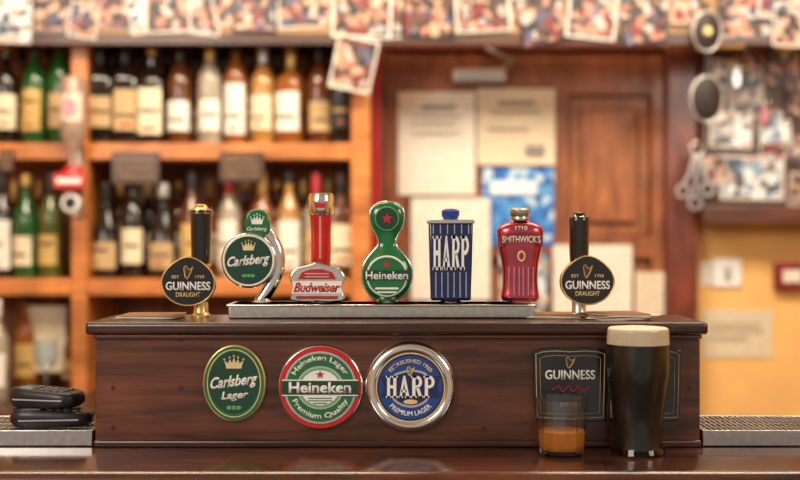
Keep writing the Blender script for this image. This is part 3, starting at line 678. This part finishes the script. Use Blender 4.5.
add('lower_emblem',plate(ell(0,-14*v,7*v,2.4*v,24),-.0108,-.0102),M_goldf,b)

def bboard(px,label,full=True,w=37):
    t=thing('beer_sign',label,'sign',(X(px,1.5),yf,Z(384.5,1.5)),(0,0,0),'black beer signs on the wooden housing')
    o=[(-w,34),(-w*.8,36.5),(-w*.45,37.5),(0,36.5),(w*.45,37.5),(w*.8,36.5),(w,34),(w*.985,0),(w*.96,-36),(0,-38),(-w*.96,-36),(-w*.985,0)]
    add('back_plate',plate([(a*v,c*v) for a,c in o],-.004,0),M_black,t,bevel=.001)
    b=add('face',plate([(a*v*.975,c*v*.965) for a,c in o],-.0055,-.004),M_black,t)
    ln=mat('dull_gold_line',(.50,.38,.18),rough=.5)
    add('frame_line',tube([(a*v*.93,c*v*.90) for a,c in o],.5*v,closed=True,y=-.0056,seg=6),ln,b)
    add('inner_frame_line',tube([(a*v*.82,c*v*.78) for a,c in o],.25*v,closed=True,y=-.0056,seg=6),ln,b)
    if full:
        add('harp_emblem',harp(10*v,11*v,0,22*v,-.006),M_gold,b)
        add('lettering',text('GUINNESS',50*v,9.5*v,0,10*v,-.0055,bold=.02),M_white,b)
        bm=bmesh.new()
        tube_bm(bm,cat([(-18*v,-5*v),(-11*v,-1*v),(-8*v,-7*v),(-1*v,-1*v),(2*v,-7*v),(9*v,-1*v),(12*v,-6*v),(19*v,-2*v)],4),.6*v,.0005,y=-.006,seg=6)
        add('red_script',fin('m',bm),M_dred,b)
        add('small_lettering',text('EST 1759',20*v,3.5*v,0,-20*v,-.0055,bold=.01),ln,b)
bboard(570,'black enamel stout sign with gold edge beside a pint')
bboard(644,'black enamel stout sign mostly hidden behind the pint',False)

# ================================================================ PINT
pd=1.463; p=pd/F
t=thing('pint_of_stout','tulip pint glass of black stout with cream head','pint of beer',(X(638,pd),pd,zc))
op=[(26,0),(27,.8),(26.5,3),(24.6,6),(23.8,14),(24,26),(25.5,42),(28.5,62),(31,82),(31.5,96),(31,110),(30.2,124)]
op=[(r*p,z*p) for r,z in op]; op=op[:3]+cat(op[3:],4)
ip=[(max(r-.0011,.001),z) for r,z in op if z>.0075]
glass=[(0,0)]+op+[(op[-1][0]-.0006,op[-1][1]+.0005)]+ip[::-1]+[(0,ip[0][1])]
add('glass',lathe(glass,56),M_glass,t)
fz=109*p
beer=[(r+.0006,z) for r,z in ip if z<fz]
beer=[(0,beer[0][1]-.0005)]+beer
rf=beer[-1][0]
add('stout',lathe(beer+[(rf,fz),(0,fz)],56),M_stout,t)
tp=[(r+.0006,z) for r,z in ip if z>=fz]
add('foam_head',lathe([(0,fz+.0001),(rf,fz+.0001)]+tp+[(tp[-1][0]-.002,tp[-1][1]+.0016),(tp[-1][0]*.6,tp[-1][1]+.0028),(0,tp[-1][1]+.003)],56),M_foam,t)
# TUMBLER
gd=1.449; g=gd/F
t=thing('whiskey_tumbler','small clear faceted tumbler with a little amber whiskey','glass',(X(562,gd),gd,zc))
og=[(0,0),(20.5*g,0),(21.5*g,1*g),(22.5*g,8*g),(24.2*g,30*g),(26*g,57*g),(25.5*g,57.6*g),(24.6*g,57*g),(22.8*g,30*g),(21.0*g,10*g),(19*g,6.5*g),(0,6*g)]
add('tumbler_glass',lathe(og,12,ang=20),M_tumbler,t)
add('whiskey',lathe([(0,5.8*g),(19.0*g,6.3*g),(21.3*g,9.8*g),(22.7*g,25*g),(0,25*g)],12,ang=20),M_whisky,t)

# ================================================================ DRIP TRAYS
def tray(x0,x1,label):
    y0,y1=1.503,1.632; h=.0225
    t=thing('drip_tray',label,'drip tray',((x0+x1)/2,y0,zc)); w=(x1-x0)/2
    add('tray_body',boxes([(-w,w,0,.004,0,h),(-w,w,y1-y0-.004,y1-y0,0,h),(-w,-w+.004,.004,y1-y0-.004,0,h),(w-.004,w,.004,y1-y0-.004,0,h),(-w,w,0,y1-y0,0,.003)]),M_steel,t,bevel=.0008)
    L=[]; k=-w+.006
    while k<w-.006: L.append((k,k+.0035,.004,y1-y0-.004,h-.004,h-.001)); k+=.0075
    L+=[(-w+.004,w-.004,yy,yy+.004,h-.0042,h-.0008) for yy in(.03,.06,.09)]
    add('grille',boxes(L,False),M_steel,t)
    return zc+h
zh=tray(X(-60,1.503),X(95,1.503)-.004,'brushed steel drip tray with slotted grille beside handhelds')
tray(X(701,1.503)+.003,X(860,1.503),'brushed steel drip tray with slotted grille, empty')

def handheld(px,d,z,ln,wd,th,rot,label):
    t=thing('cordless_handset',label,'phone',(X(px,d),d,z),(0,0,rot))
    o=ell(0,0,ln/2,wd/2,48,pw=3.6)
    bm=bmesh.new(); prev=None
    for k,zz_ in((.90,0),(1,.25),(1,.65),(.95,.93),(.88,1)):
        r=[bm.verts.new((x*k,y*k*(1+.15*x/ln),zz_*th*(1-.25*x/ln))) if zz_>0 else bm.verts.new((x*k,y*k,0)) for x,y in o]
        if prev:
            for i in range(len(r)): bm.faces.new([prev[i],prev[(i+1)%48],r[(i+1)%48],r[i]])
        else: bm.faces.new(r[::-1])
        prev=r
    bm.faces.new(prev)
    add('shell',fin('m',bm,ang=50),M_blackm,t)
    add('screen',box(-ln*.36,-ln*.12,-wd*.30,wd*.30,th*.8,th*1.115),mat('grey_screen',(.16,.19,.22),rough=.12,coat=.5),t,bevel=.001)
    add('keypad',boxes([(ln*(-.04+.1*i),ln*(-.04+.1*i)+ln*.065,wd*(-.30+.22*j),wd*(-.30+.22*j)+wd*.15,th*.8,th*(1.05-.02*i)) for i in range(4) for j in range(3)]),mat('grey_rubber_keys',(.14,.14,.15),rough=.5),t)
    add('silver_edge',boxes([(-ln*.36,ln*.36,-wd*.51,-wd*.485,th*.42,th*.50)]),M_grey,t)
    return t
handheld(53,1.553,zh,.112,.060,.022,.10,'black handheld set lying flat on steel drip tray')
handheld(47,1.556,zh+.0262,.104,.054,.023,-.22,'smaller black handheld set stacked on another one')

# ================================================================ LIGHTS
def area(name,loc,target,size,energy,color,sy=None):
    l=bpy.data.lights.new(name,'AREA'); l.energy=energy; l.color=color; l.size=size
    if sy: l.shape='RECTANGLE'; l.size_y=sy
    o=bpy.data.objects.new(name,l); o.location=loc
    o.rotation_euler=(Vector(target)-Vector(loc)).to_track_quat('-Z','Y').to_euler(); col.objects.link(o)
area('window_daylight',(-1.7,-.6,2.3),(0,1.6,1.2),1.2,42,(1,.92,.82),1.0)
area('window_daylight_side',(1.9,.2,2.2),(.2,1.8,1.1),.8,16,(1,.90,.78))
area('back_bar_fill',(-.6,2.1,2.7),(-.5,3.5,1.2),1.2,42,(1,.82,.60),.5)  # added warm background fill aimed at the shelving, not an actual fixture
area('back_door_fill',(.9,2.1,2.7),(.9,3.6,1.0),1.0,37,(1,.88,.70),.5)  # unseen fill light added to brighten the door and wall behind the bar
w=bpy.data.worlds.new('World'); S.world=w; w.use_nodes=True
w.node_tree.nodes['Background'].inputs[0].default_value=(1,.89,.76,1); w.node_tree.nodes['Background'].inputs[1].default_value=.42
S.view_settings.view_transform='Standard'
# ================================================================ CAMERA
c=bpy.data.cameras.new('Camera'); c.lens=50; c.sensor_width=36; c.dof.use_dof=True; c.dof.focus_distance=1.53; c.dof.aperture_fstop=2.3
o=bpy.data.objects.new('Camera',c); o.location=(0,0,CZ); o.rotation_euler=(math.radians(90),0,0); col.objects.link(o); S.camera=o
